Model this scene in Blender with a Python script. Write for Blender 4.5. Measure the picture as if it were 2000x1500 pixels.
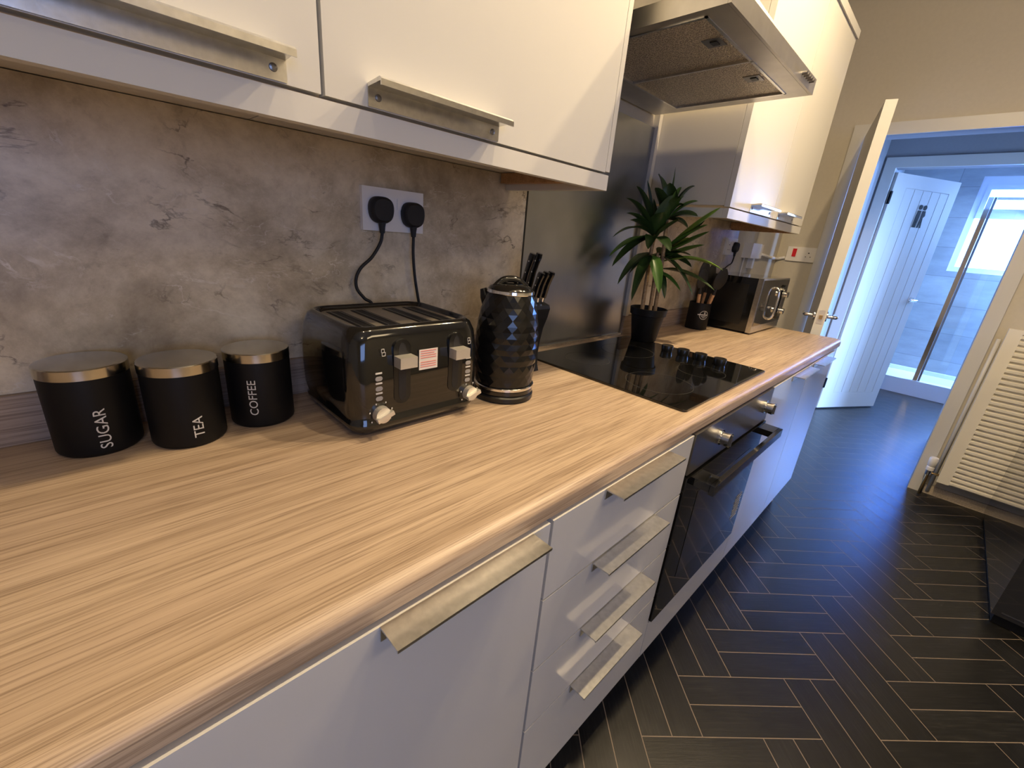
import bpy, bmesh, math, random
from mathutils import Vector, Matrix
C = bpy.context.scene.collection
for o in list(bpy.data.objects): bpy.data.objects.remove(o)
random.seed(7)
PI = math.pi
# ------------------------------------------------------------------ camera
cam = bpy.data.cameras.new('camera'); camo = bpy.data.objects.new('camera', cam); C.objects.link(camo)
cam.sensor_fit = 'HORIZONTAL'; cam.sensor_width = 36.0; cam.lens = 835.93/2000*36; cam.clip_start = .02
Rm = Matrix(((0.715950536620692, 0.17734772640549448, -0.675250037431576),
             (-0.6931651074466167, 0.29595573809739883, -0.6572155924091759),
             (0.08328843215635073, 0.9385936208104259, 0.33482092533608354)))
camo.matrix_world = Matrix.Translation((-.43948, -.92270, 1.26892)) @ Rm.to_4x4()
bpy.context.scene.camera = camo
# ------------------------------------------------------------------ view, world
sc = bpy.context.scene
sc.view_settings.view_transform = 'Standard'; sc.view_settings.look = 'None'
sc.view_settings.gamma = 1; sc.view_settings.use_curve_mapping = False
sc.view_settings.exposure = 0.2
w = bpy.data.worlds.new('sky'); sc.world = w; w.use_nodes = True
w.node_tree.nodes['Background'].inputs[0].default_value = (.25, .45, 1, 1)
w.node_tree.nodes['Background'].inputs[1].default_value = .6
# ------------------------------------------------------------------ lamps
WARM = (1, .76, .45)
def lamp_spot(name, loc, target, power, size=.02, ang=150, col=WARM):
    l = bpy.data.lights.new(name, 'SPOT'); l.energy = power; l.color = col; l.shadow_soft_size = size
    l.spot_size = math.radians(ang); l.spot_blend = 1.0
    o = bpy.data.objects.new(name, l); C.objects.link(o); o.location = loc
    o.rotation_euler = (Vector(target)-Vector(loc)).to_track_quat('-Z', 'Y').to_euler(); return o
def lamp_point(name, loc, power, size=.025, col=WARM):
    l = bpy.data.lights.new(name, 'POINT'); l.energy = power; l.color = col; l.shadow_soft_size = size
    o = bpy.data.objects.new(name, l); C.objects.link(o); o.location = loc; return o
def lamp_area(name, loc, target, power, sx, sy, col):
    l = bpy.data.lights.new(name, 'AREA'); l.energy = power; l.color = col; l.shape = 'RECTANGLE'; l.size = sx; l.size_y = sy
    o = bpy.data.objects.new(name, l); C.objects.link(o); o.location = loc
    o.rotation_euler = (Vector(target)-Vector(loc)).to_track_quat('-Z', 'Y').to_euler(); return o
SPOTS = [(-.35, -.82), (.25, -.82), (.85, -.82), (1.28, -.84)]
SPOT_P = [8, 26, 50, 62]
for (x, y), p in zip(SPOTS, SPOT_P):
    lamp_spot('ceiling_spot_light', (x, y, 2.64), (x, y, 0), p, .02, 165)
    lamp_point('ceiling_spot_glow', (x, y, 2.60), p*.16)
lamp_point('ceiling_spot_light', (-1.0, -1.9, 2.62), 6)
lamp_area('added_warm_fill', (.55, -2.55, 2.70), (.5, -2.2, 0), 15, 1.2, .5, WARM)  # soft warm fill added near the ceiling, not a lamp of the kitchen
BLUE = (.29, .50, 1)
lamp_area('kitchen_window_daylight', (-1.2, -3.1, 1.5), (-.4, 0, .3), 15, 1.1, 1.0, (.36, .52, 1))
lamp_area('hall_window_daylight', (3.55, -2.6, 1.05), (3.5, -.6, .1), 80, .7, 1.3, BLUE).data.spread = math.radians(115)
lamp_area('bathroom_window_daylight', (6.2, -1.7, 1.75), (4.6, -.9, 0), 220, .8, .9, BLUE)

# ------------------------------------------------------------------ materials
def nt(name):
    m = bpy.data.materials.new(name); m.use_nodes = True
    return m, m.node_tree, m.node_tree.nodes['Principled BSDF']
def mat(name, col, rough=.5, metal=0, coat=0, spec=.5, noise=0, nscale=200, bump=0, aniso=0, alpha=1, emis=None, es=0, trans=0, ior=1.5):
    m, t, b = nt(name)
    b.inputs['Base Color'].default_value = (*col, 1); b.inputs['Roughness'].default_value = rough
    b.inputs['Metallic'].default_value = metal; b.inputs['Coat Weight'].default_value = coat; b.inputs['Coat Roughness'].default_value = .05
    b.inputs['Specular IOR Level'].default_value = spec; b.inputs['Anisotropic'].default_value = aniso
    b.inputs['Alpha'].default_value = alpha; b.inputs['Transmission Weight'].default_value = trans; b.inputs['IOR'].default_value = ior
    if emis: b.inputs['Emission Color'].default_value = (*emis, 1); b.inputs['Emission Strength'].default_value = es
    tc = t.nodes.new('ShaderNodeTexCoord'); n = t.nodes.new('ShaderNodeTexNoise'); n.inputs['Scale'].default_value = nscale; n.inputs['Detail'].default_value = 4
    t.links.new(tc.outputs['Object'], n.inputs['Vector'])
    if noise:
        r = t.nodes.new('ShaderNodeValToRGB'); r.color_ramp.elements[0].position = .3; r.color_ramp.elements[1].position = .7
        r.color_ramp.elements[0].color = (*[c*(1-noise) for c in col], 1); r.color_ramp.elements[1].color = (*[min(1, c*(1+noise)) for c in col], 1)
        t.links.new(n.outputs['Fac'], r.inputs['Fac']); t.links.new(r.outputs['Color'], b.inputs['Base Color'])
    if bump:
        bp = t.nodes.new('ShaderNodeBump'); bp.inputs['Strength'].default_value = bump; bp.inputs['Distance'].default_value = .002
        t.links.new(n.outputs['Fac'], bp.inputs['Height']); t.links.new(bp.outputs['Normal'], b.inputs['Normal'])
    return m
def ramp(t, fac, stops):
    r = t.nodes.new('ShaderNodeValToRGB'); e = r.color_ramp.elements
    while len(e) < len(stops): e.new(.5)
    for k, (p, c) in enumerate(stops): e[k].position = p; e[k].color = (*c, 1)
    t.links.new(fac, r.inputs['Fac']); return r.outputs['Color']
def mapping(t, scale, rot=(0, 0, 0), src='Object'):
    tc = t.nodes.new('ShaderNodeTexCoord'); mp = t.nodes.new('ShaderNodeMapping')
    mp.inputs['Scale'].default_value = scale; mp.inputs['Rotation'].default_value = rot
    t.links.new(tc.outputs[src], mp.inputs['Vector']); return mp.outputs['Vector']
def noise_tex(t, vec, scale, detail=6, rough=.6, dist=0):
    n = t.nodes.new('ShaderNodeTexNoise'); n.inputs['Scale'].default_value = scale; n.inputs['Detail'].default_value = detail
    n.inputs['Roughness'].default_value = rough; n.inputs['Distortion'].default_value = dist
    t.links.new(vec, n.inputs['Vector']); return n
def mixc(t, fac, a, b, mode='MIX'):
    m = t.nodes.new('ShaderNodeMix'); m.data_type = 'RGBA'; m.blend_type = mode
    if isinstance(fac, float): m.inputs[0].default_value = fac
    else: t.links.new(fac, m.inputs[0])
    for s, v in ((6, a), (7, b)):
        if isinstance(v, tuple): m.inputs[s].default_value = (*v, 1)
        else: t.links.new(v, m.inputs[s])
    return m.outputs[2]
def wood_mat(name, dark, mid, light, rough=.5, sx=1.2):
    m, t, b = nt(name)
    v = mapping(t, (sx*.5, 20, 20)); n1 = noise_tex(t, v, 3.0, 7, .68, .4)
    v2 = mapping(t, (sx*2.2, 150, 150)); n2 = noise_tex(t, v2, 3.0, 3, .6, .2)
    v3 = mapping(t, (.8, 5, 5)); n3 = noise_tex(t, v3, 1.5, 3)
    c = ramp(t, n1.outputs['Fac'], [(.30, dark), (.5, mid), (.72, light)])
    c2 = ramp(t, n2.outputs['Fac'], [(.35, (.50, .46, .43)), (.52, (1, 1, 1))])
    c3 = ramp(t, n3.outputs['Fac'], [(.35, (.86, .84, .84)), (.65, (1, 1, 1))])
    c = mixc(t, .8, c, c2, 'MULTIPLY'); c = mixc(t, 1.0, c, c3, 'MULTIPLY')
    t.links.new(c, b.inputs['Base Color']); b.inputs['Roughness'].default_value = rough
    bp = t.nodes.new('ShaderNodeBump'); bp.inputs['Strength'].default_value = .25; bp.inputs['Distance'].default_value = .0006
    t.links.new(n2.outputs['Fac'], bp.inputs['Height']); t.links.new(bp.outputs['Normal'], b.inputs['Normal'])
    return m
M = {}
M['white'] = mat('gloss_white_acrylic', (.62, .61, .60), .14, coat=.3)
M['white_wall'] = mat('white_wall_door', (.66, .645, .60), .42, spec=.12)
M['white_matt'] = mat('white_melamine', (.66, .63, .57), .5)
M['carcass'] = mat('carcass_edge', (.55, .52, .47), .5)
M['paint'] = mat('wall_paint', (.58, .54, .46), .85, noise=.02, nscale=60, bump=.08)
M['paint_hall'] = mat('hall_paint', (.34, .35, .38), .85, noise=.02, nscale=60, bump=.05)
M['ceil'] = mat('ceiling_paint', (.78, .76, .72), .9)
M['gloss_paint'] = mat('white_gloss_woodwork', (.62, .61, .58), .35)
M['alu'] = mat('brushed_aluminium', (.70, .69, .66), .28, 1, noise=.1, nscale=90, bump=.05)
M['steel'] = mat('brushed_steel', (.40, .42, .45), .3, 1, noise=.12, nscale=6, bump=.03)
M['hood_steel'] = mat('hood_steel', (.62, .60, .56), .42, 1, noise=.05, nscale=30)
M['steel_dark'] = mat('dark_steel', (.30, .29, .28), .35, 1)  # plain darker steel for trims, knobs and latches
M['chrome'] = mat('chrome', (.8, .8, .8), .08, 1)
M['black_gloss'] = mat('black_gloss_plastic', (.006, .006, .006), .09, coat=.6)
M['black_matt'] = mat('black_matt', (.005, .005, .0055), .5, spec=.25)
M['black_satin'] = mat('black_satin', (.008, .008, .008), .3)
M['kettle_black'] = mat('kettle_black', (.006, .006, .006), .2)
M['rubber'] = mat('black_rubber', (.008, .008, .009), .6)
M['glass_black'] = mat('black_glass', (.004, .004, .004), .03, coat=.3)
M['ring'] = mat('printed_ring', (.06, .06, .06), .2)
M['plastic_white'] = mat('white_plastic', (.84, .82, .80), .4)
M['red'] = mat('red_rocker', (.65, .02, .03), .3)
M['print'] = mat('silver_print', (.62, .60, .56), .5)
M['print_dim'] = mat('grey_print', (.32, .31, .30), .5)
M['redprint'] = mat('red_print', (.70, .22, .18), .6)
M['paper'] = mat('label_paper', (.72, .66, .60), .7)
M['pine'] = wood_mat('pine', (.40, .22, .09), (.52, .30, .14), (.62, .38, .20), .6, 2)
M['beech'] = wood_mat('utensil_wood', (.50, .28, .13), (.62, .36, .18), (.70, .44, .24), .6, 2)
M['oak'] = wood_mat('laminate_oak', (.37, .27, .185), (.50, .38, .27), (.61, .475, .35), .42)
M['oak_edge'] = wood_mat('laminate_oak_upstand', (.30, .22, .16), (.38, .29, .22), (.46, .36, .28), .5)
M['chip'] = mat('unfaced_board', (.50, .36, .20), .8, noise=.1, nscale=300)
M['soil'] = mat('soil', (.03, .02, .015), .9, noise=.3)
M['black_unit'] = mat('black_mirror_gloss', (.05, .05, .055), .05, .6, coat=1)
M['dust'] = mat('chipped_plaster', (.45, .38, .30), .9, noise=.2)
M['brass'] = mat('brass', (.6, .42, .2), .35, 1)
M['iron'] = mat('black_iron', (.004, .004, .005), .6, spec=.1)
M['floor_line'] = mat('grout_line', (.24, .19, .15), .6)
M['tray'] = mat('white_ceramic', (.72, .74, .78), .2, coat=.3)
M['rad'] = mat('radiator_enamel', (.84, .80, .70), .35)
M['mw_mirror'] = mat('mirrored_steel', (.38, .37, .35), .07, 1)
M['upvc'] = mat('upvc', (.62, .66, .72), .35)
M['lamp_glow'] = mat('lamp_glow', (1, .8, .5), .5, emis=(1, .7, .4), es=12)
M['frost'] = mat('frosted_pane', (.8, .75, .85), .5, emis=(1.2, 4.6, 24.0), es=1.0)  # emission stands in for daylight behind the pane, boosted for blue floor glare
def m_glass():
    m, t, b = nt('clear_glass'); t.nodes.remove(b)
    g = t.nodes.new('ShaderNodeBsdfGlossy'); g.inputs['Roughness'].default_value = .02; g.inputs['Color'].default_value = (1, 1, 1, 1)
    tr = t.nodes.new('ShaderNodeBsdfTransparent'); tr.inputs['Color'].default_value = (.93, .96, .97, 1)
    mx = t.nodes.new('ShaderNodeMixShader'); mx.inputs[0].default_value = .08
    t.links.new(tr.outputs[0], mx.inputs[1]); t.links.new(g.outputs[0], mx.inputs[2])
    t.links.new(mx.outputs[0], t.nodes['Material Output'].inputs['Surface']); return m
M['glass'] = m_glass()
def m_marble():
    m, t, b = nt('marble_laminate')
    v = mapping(t, (1, 1, 1), (0, .5, 0)); n0 = noise_tex(t, v, 4.2, 12, .72, .15)
    base = ramp(t, n0.outputs['Fac'], [(.3, (.26, .21, .145)), (.45, (.46, .39, .28)), (.56, (.66, .58, .44)), (.72, (.84, .76, .60))])
    n1 = noise_tex(t, v, 22, 8, .7, .8)
    base = mixc(t, .8, base, ramp(t, n1.outputs['Fac'], [(.28, (.66, .63, .6)), (.42, (.95, .93, .9)), (.75, (1.05, 1.05, 1.05))]), 'MULTIPLY')
    def veins(sc, seed, wdt, det=9, rot=(0, .7, 0)):
        v2 = mapping(t, (1, 1, 1.7), rot); mp = v2.node; mp.inputs['Location'].default_value = (seed, seed*2, seed*3)
        n = noise_tex(t, v2, sc, det, .58, .5)
        a = t.nodes.new('ShaderNodeMath'); a.operation = 'SUBTRACT'; a.inputs[1].default_value = .5; t.links.new(n.outputs['Fac'], a.inputs[0])
        c = t.nodes.new('ShaderNodeMath'); c.operation = 'ABSOLUTE'; t.links.new(a.outputs[0], c.inputs[0])
        mr = t.nodes.new('ShaderNodeMapRange'); mr.inputs[1].default_value = 0; mr.inputs[2].default_value = wdt; mr.inputs[3].default_value = 1; mr.inputs[4].default_value = 0
        t.links.new(c.outputs[0], mr.inputs[0])
        k = noise_tex(t, v2, sc*2.3, 3); km = t.nodes.new('ShaderNodeMapRange'); km.inputs[1].default_value = .48; km.inputs[2].default_value = .66
        t.links.new(k.outputs['Fac'], km.inputs[0])
        mu = t.nodes.new('ShaderNodeMath'); mu.operation = 'MULTIPLY'; t.links.new(mr.outputs[0], mu.inputs[0]); t.links.new(km.outputs[0], mu.inputs[1]); return mu.outputs[0]
    base = mixc(t, veins(3.6, 1.3, .006), base, (.74, .68, .58))
    base = mixc(t, veins(6.0, 4.1, .008, rot=(0, -.4, 0)), base, (.68, .62, .53))
    base = mixc(t, veins(4.2, 7.7, .010), base, (.13, .095, .07))
    t.links.new(base, b.inputs['Base Color']); b.inputs['Roughness'].default_value = .33; return m
M['marble'] = m_marble()
def m_plank():
    m, t, b = nt('dark_plank')
    uv = t.nodes.new('ShaderNodeUVMap'); uv.uv_map = 'UVMap'
    mp = t.nodes.new('ShaderNodeMapping'); mp.inputs['Scale'].default_value = (9, 160, 1); t.links.new(uv.outputs[0], mp.inputs['Vector'])
    n = noise_tex(t, mp.outputs[0], 1.0, 4, .7)
    mp2 = t.nodes.new('ShaderNodeMapping'); mp2.inputs['Scale'].default_value = (7, 7, 1); t.links.new(uv.outputs[0], mp2.inputs['Vector'])
    n2 = noise_tex(t, mp2.outputs[0], 1.0, 5, .6)
    at = t.nodes.new('ShaderNodeAttribute'); at.attribute_name = 'tone'
    c = ramp(t, n.outputs['Fac'], [(.3, (.004, .0038, .0035)), (.55, (.009, .0088, .0078)), (.75, (.024, .022, .019))])
    c = mixc(t, 1.0, c, at.outputs['Color'], 'MULTIPLY')
    c = mixc(t, .6, c, ramp(t, n2.outputs['Fac'], [(.3, (.6, .6, .6)), (.7, (1.3, 1.3, 1.3))]), 'MULTIPLY')
    t.links.new(c, b.inputs['Base Color']); b.inputs['Specular IOR Level'].default_value = .6
    rr = t.nodes.new('ShaderNodeMapRange'); rr.inputs[3].default_value = .28; rr.inputs[4].default_value = .42
    t.links.new(n2.outputs['Fac'], rr.inputs[0]); t.links.new(rr.outputs[0], b.inputs['Roughness'])
    bp = t.nodes.new('ShaderNodeBump'); bp.inputs['Strength'].default_value = .45; bp.inputs['Distance'].default_value = .0006
    t.links.new(n.outputs['Fac'], bp.inputs['Height']); t.links.new(bp.outputs['Normal'], b.inputs['Normal'])
    return m
M['plank'] = m_plank()
def m_filter():
    m, t, b = nt('filter_mesh')
    v = mapping(t, (1, 1, 1)); w1 = t.nodes.new('ShaderNodeTexVoronoi'); w1.inputs['Scale'].default_value = 260; t.links.new(v, w1.inputs['Vector'])
    c = ramp(t, w1.outputs['Distance'], [(.2, (.24, .21, .165)), (.6, (.68, .61, .50))])
    t.links.new(c, b.inputs['Base Color']); b.inputs['Metallic'].default_value = .7; b.inputs['Roughness'].default_value = .45
    bp = t.nodes.new('ShaderNodeBump'); bp.inputs['Strength'].default_value = .8; bp.inputs['Distance'].default_value = .002
    t.links.new(w1.outputs['Distance'], bp.inputs['Height']); t.links.new(bp.outputs['Normal'], b.inputs['Normal'])
    return m
M['filter'] = m_filter()
def m_tile():
    m, t, b = nt('grey_tile')
    v = mapping(t, (1, 1, 1), (0, PI/2, 0)); br = t.nodes.new('ShaderNodeTexBrick')
    v = mapping(t, (1, 1, 1)); sx = t.nodes.new('ShaderNodeSeparateXYZ'); t.links.new(v, sx.inputs[0])
    cb = t.nodes.new('ShaderNodeCombineXYZ'); t.links.new(sx.outputs['Y'], cb.inputs[0]); t.links.new(sx.outputs['Z'], cb.inputs[1])
    t.links.new(cb.outputs[0], br.inputs['Vector']); br.inputs['Scale'].default_value = 1; br.inputs['Brick Width'].default_value = .6; br.inputs['Row Height'].default_value = .3
    br.inputs['Mortar Size'].default_value = .003; br.inputs['Color1'].default_value = (.33, .35, .34, 1); br.inputs['Color2'].default_value = (.27, .29, .29, 1); br.inputs['Mortar'].default_value = (.2, .21, .21, 1)
    n = noise_tex(t, mapping(t, (1, 1, 3)), 4, 6)
    c = mixc(t, .6, br.outputs['Color'], ramp(t, n.outputs['Fac'], [(.3, (.7, .7, .7)), (.7, (1.15, 1.15, 1.15))]), 'MULTIPLY')
    t.links.new(c, b.inputs['Base Color']); b.inputs['Roughness'].default_value = .35; return m
M['tile'] = m_tile()
def m_leaf(name, c1, c2):
    m, t, b = nt(name)
    uv = t.nodes.new('ShaderNodeUVMap'); uv.uv_map = 'UVMap'
    mp = t.nodes.new('ShaderNodeMapping'); mp.inputs['Scale'].default_value = (2, 40, 1); t.links.new(uv.outputs[0], mp.inputs['Vector'])
    n = noise_tex(t, mp.outputs[0], 1.0, 3)
    t.links.new(ramp(t, n.outputs['Fac'], [(.3, c1), (.7, c2)]), b.inputs['Base Color'])
    b.inputs['Roughness'].default_value = .38; b.inputs['Subsurface Weight'].default_value = .0
    return m
M['leaf_dark'] = m_leaf('leaf_dark', (.018, .045, .012), (.035, .075, .018))
M['leaf_mid'] = m_leaf('leaf_mid', (.045, .12, .018), (.08, .19, .03))
M['leaf_light'] = m_leaf('leaf_light', (.13, .26, .03), (.22, .40, .06))
M['cane'] = wood_mat('cane', (.22, .13, .06), (.36, .24, .12), (.48, .36, .20), .6, 3)

# ------------------------------------------------------------------ mesh helpers
def obj(name, bm, m, parent=None, smooth=False, bevel=0, seg=2):
    me = bpy.data.meshes.new(name)
    if bevel:
        bmesh.ops.bevel(bm, geom=[e for e in bm.edges if len(e.link_faces) == 2 and e.calc_face_angle(0) > .5], offset=bevel, segments=seg, affect='EDGES', profile=.7)
    bmesh.ops.recalc_face_normals(bm, faces=bm.faces)
    bm.to_mesh(me); bm.free()
    if smooth:
        for p in me.polygons: p.use_smooth = True
        if smooth != 'all':
            try: me.set_sharp_from_angle(angle=math.radians(38))
            except Exception: pass
    for mm in (m if isinstance(m, (list, tuple)) else [m]): me.materials.append(mm)
    o = bpy.data.objects.new(name, me); C.objects.link(o)
    if parent: o.parent = parent; o.matrix_parent_inverse = parent.matrix_world.inverted()
    return o
def tag(o, label, cat, group=None):
    o['label'] = label; o['category'] = cat
    if group: o['group'] = group
    return o
def thing(name, loc, label, cat, group=None, rotz=0):
    o = bpy.data.objects.new(name, None); C.objects.link(o); o.location = loc; o.rotation_euler = (0, 0, rotz)
    o.matrix_world = Matrix.Translation(loc) @ Matrix.Rotation(rotz, 4, 'Z'); o.empty_display_size = .05
    return tag(o, label, cat, group)
def lobj(name, bm, m, parent, **k):
    """mesh given in the parent's local space"""
    o = obj(name, bm, m, None, **k); o.parent = parent; return o
def struct(name, bm, m, **k):
    o = obj(name, bm, m, None, **k); o['kind'] = 'structure'; return o
def box(bm, x0, x1, y0, y1, z0, z1):
    v = [bm.verts.new((x, y, z)) for x in (x0, x1) for y in (y0, y1) for z in (z0, z1)]
    for f in ((0, 1, 3, 2), (4, 6, 7, 5), (0, 4, 5, 1), (2, 3, 7, 6), (0, 2, 6, 4), (1, 5, 7, 3)): bm.faces.new([v[i] for i in f])
    return bm
def B(*a):
    bm = bmesh.new()
    if a and not isinstance(a[0], (list, tuple)): a = [a]
    for q in a: box(bm, *q)
    return bm
def ring_faces(bm, r1, r2):
    n = len(r1)
    for i in range(n): bm.faces.new((r1[i], r1[(i+1) % n], r2[(i+1) % n], r2[i]))
def lathe(profile, seg=48, c=(0, 0, 0), bm=None, cap0=True, cap1=True):
    bm = bm or bmesh.new(); prev = None; first = None
    for r, z in profile:
        rg = [bm.verts.new((c[0]+r*math.cos(2*PI*k/seg), c[1]+r*math.sin(2*PI*k/seg), c[2]+z)) for k in range(seg)]
        if prev: ring_faces(bm, prev, rg)
        else: first = rg
        prev = rg
    if cap0: bm.faces.new(list(reversed(first)))
    if cap1: bm.faces.new(prev)
    return bm
def tube(pts, r, seg=10, bm=None, smooth_n=0):
    bm = bm or bmesh.new(); pts = [Vector(p) for p in pts]
    if smooth_n:
        out = []
        P = [pts[0]]+pts+[pts[-1]]
        for i in range(1, len(P)-2):
            for k in range(smooth_n):
                t = k/smooth_n; a, b, c, d = P[i-1], P[i], P[i+1], P[i+2]
                out.append(.5*((2*b)+(c-a)*t+(2*a-5*b+4*c-d)*t*t+(3*b-a-3*c+d)*t**3))
        out.append(pts[-1]); pts = out
    rs = r if isinstance(r, list) else [r]*len(pts)
    if len(rs) != len(pts): rs = [rs[0]+(rs[-1]-rs[0])*i/(len(pts)-1) for i in range(len(pts))]
    up = Vector((0, 0, 1)); prev = None; first = None
    for i, p in enumerate(pts):
        d = (pts[min(i+1, len(pts)-1)]-pts[max(i-1, 0)]).normalized()
        a = d.cross(up)
        if a.length < .05: a = d.cross(Vector((1, 0, 0)))
        a.normalize(); b = d.cross(a).normalized()
        if prev: # keep frame continuous
            a2 = la-d*la.dot(d)
            if a2.length > .05: a = a2.normalized(); b = d.cross(a).normalized()
        la = a
        rg = [bm.verts.new(p+rs[i]*(a*math.cos(2*PI*k/seg)+b*math.sin(2*PI*k/seg))) for k in range(seg)]
        if prev: ring_faces(bm, prev, rg)
        else: first = rg
        prev = rg
    bm.faces.new(list(reversed(first))); bm.faces.new(prev); return bm
def extrude_poly(pts, axis, a0, a1, bm=None):
    """pts 2D polygon in the two other axes, extruded along axis from a0 to a1"""
    bm = bm or bmesh.new()
    def mk(p, a):
        return (a, p[0], p[1]) if axis == 0 else ((p[0], a, p[1]) if axis == 1 else (p[0], p[1], a))
    r1 = [bm.verts.new(mk(p, a0)) for p in pts]; r2 = [bm.verts.new(mk(p, a1)) for p in pts]
    ring_faces(bm, r1, r2); bm.faces.new(list(reversed(r1))); bm.faces.new(r2); return bm
def rrect(hx, hy, r, n=6, cx=0, cy=0):
    out = []
    for sx, sy, a0 in ((1, 1, 0), (-1, 1, PI/2), (-1, -1, PI), (1, -1, 3*PI/2)):
        for k in range(n+1):
            a = a0+PI/2*k/n; out.append((cx+sx*(hx-r)+r*math.cos(a), cy+sy*(hy-r)+r*math.sin(a)))
    return out
def loft(secs, bm=None, cap0=True, cap1=True):
    """secs: list of (points2d, z)"""
    bm = bm or bmesh.new(); prev = None
    for pts, z in secs:
        rg = [bm.verts.new((p[0], p[1], z)) for p in pts]
        if prev: ring_faces(bm, prev, rg)
        elif cap0: bm.faces.new(list(reversed(rg)))
        prev = rg
    if cap1: bm.faces.new(prev)
    return bm
def cyl(bm, p0, p1, r, seg=24, r2=None): return tube([p0, p1], [r, r if r2 is None else r2], seg, bm)
def text_bm(s, size, extr=.0003, sx=1.0, space=1.0):
    cu = bpy.data.curves.new('txt', 'FONT'); cu.body = s; cu.size = size; cu.extrude = extr; cu.space_character = space
    cu.align_x = 'CENTER'; cu.align_y = 'CENTER'; cu.resolution_u = 3
    o = bpy.data.objects.new('txt', cu); C.objects.link(o)
    dg = bpy.context.evaluated_depsgraph_get(); me = bpy.data.meshes.new_from_object(o.evaluated_get(dg))
    bm = bmesh.new(); bm.from_mesh(me); bpy.data.objects.remove(o); bpy.data.meshes.remove(me)
    for v in bm.verts: v.co.x *= sx
    return bm
def xf(bm, M4): bmesh.ops.transform(bm, matrix=M4, verts=bm.verts); return bm

# ------------------------------------------------------------------ room shell
XW = 2.97; ZC = 2.72
def make_floor():
    a = math.radians(-42.1); e1 = Vector((math.cos(a), math.sin(a))); e2 = Vector((-math.sin(a), math.cos(a)))
    s = .1735; o1, o2 = .955, -.215; g = .0014
    bm = bmesh.new(); uvl = bm.loops.layers.uv.new('UVMap'); col = bm.loops.layers.float_color.new('tone')
    X0, X1, Y0, Y1 = -2.6, 5.7, -3.3, .3
    def plank(u0, u1, v0, v1, horiz):
        c = [(u0+g, v0+g), (u1-g, v0+g), (u1-g, v1-g), (u0+g, v1-g)]
        P = [e1*(o1+u)+e2*(o2+v) for u, v in c]
        if all(p.x < X0 or p.x > X1 or p.y < Y0 or p.y > Y1 for p in P): return
        if all(p.x > 4.7 for p in P) and False: return
        f = bm.faces.new([bm.verts.new((p.x, p.y, 0)) for p in P]); r = random.random()*20; tn = random.uniform(.7, 1.35)
        for l, (u, v) in zip(f.loops, c):
            uu, vv = ((u, v) if horiz else (v, u)); l[uvl].uv = (uu+r, vv+r*.37); l[col] = (tn, tn, tn*random.uniform(.97, 1.03), 1)
    for i in range(-50, 60):
        for j in range(-50, 60):
            m_ = (i-j) % 4
            if m_ == 0:
                for k in (0, .5): plank(i*s, (i+2)*s, (j+k)*s, (j+k+.5)*s, True)
            if m_ == 3:
                for k in (0, .5): plank((i+k)*s, (i+k+.5)*s, j*s, (j+2)*s, False)
    for co, no in (((X0, 0, 0), (-1, 0, 0)), ((X1, 0, 0), (1, 0, 0)), ((0, Y0, 0), (0, -1, 0)), ((0, Y1, 0), (0, 1, 0))):
        bmesh.ops.bisect_plane(bm, geom=bm.verts[:]+bm.edges[:]+bm.faces[:], plane_co=co, plane_no=no, clear_outer=True)
    old = set(bm.faces)
    box(bm, X0, X1, Y0, Y1, -.03, -.0006)
    new = [f for f in bm.faces if f not in old]
    for f in new: f.material_index = 1
    me = bpy.data.meshes.new('floor')
    bmesh.ops.recalc_face_normals(bm, faces=new)
    bm.normal_update()
    for f in old:
        if f.normal.z < 0: f.normal_flip()
    bm.to_mesh(me); bm.free(); me.materials.append(M['plank']); me.materials.append(M['floor_line'])
    o = bpy.data.objects.new('floor', me); C.objects.link(o); o['kind'] = 'structure'
make_floor()
struct('ceiling', B(-2.6, 6.5, -3.3, .3, ZC, ZC+.1), M['ceil'])
struct('wall_back', B((-2.6, XW, 0, .12, 0, ZC)), M['paint'])                         # behind the worktop
struct('wall_left', B(-2.72, -2.6, -3.3, .12, 0, ZC), M['paint'])
struct('wall_right', B((-2.6, -1.85, -3.42, -3.3, 0, ZC), (-.55, 6.5, -3.42, -3.3, 0, ZC), (-1.85, -.55, -3.42, -3.3, 0, .9), (-1.85, -.55, -3.42, -3.3, 2.1, ZC)), M['paint'])
w1 = struct('window_1', B((-1.85, -1.79, -3.4, -3.34, .9, 2.1), (-.61, -.55, -3.4, -3.34, .9, 2.1), (-1.79, -.61, -3.4, -3.34, .9, .96), (-1.79, -.61, -3.4, -3.34, 2.04, 2.1), (-1.22, -1.18, -3.4, -3.34, .96, 2.04)), M['upvc'])
obj('glass_pane', B(-1.79, -.61, -3.375, -3.37, .96, 2.04), M['glass'], w1)
# far wall with the doorway (opening y -1.065..-.285, z 0..1.955)
OY0, OY1, OZ = -1.065, -.285, 1.955
struct('wall_far', B((XW, XW+.11, OY1+.013, .12, 0, ZC), (XW, XW+.11, -3.3, OY0-.013, 0, ZC), (XW, XW+.11, OY0-.013, OY1+.013, OZ+.013, ZC)), M['paint'])
# architrave and lining of the kitchen doorway
def arch(name, x, y0, y1, zt, w, dx, m, lining=None):
    pf = []
    bm = B((x-dx, x, y1, y1+w, 0, zt+w), (x-dx, x, y0-w, y0, 0, zt+w), (x-dx, x, y0, y1, zt, zt+w))
    o = struct(name, bm, m, bevel=.004)
    return o
arch('trim_1', XW, OY0, OY1, OZ, .062, .018, M['gloss_paint'])
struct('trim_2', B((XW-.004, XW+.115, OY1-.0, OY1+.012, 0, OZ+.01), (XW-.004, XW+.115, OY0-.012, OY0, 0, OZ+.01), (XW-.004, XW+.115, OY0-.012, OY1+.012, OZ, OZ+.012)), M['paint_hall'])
struct('baseboard_far', B((XW-.014, XW, -3.3, OY0-.066, 0, .055),), M['dust'])
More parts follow.
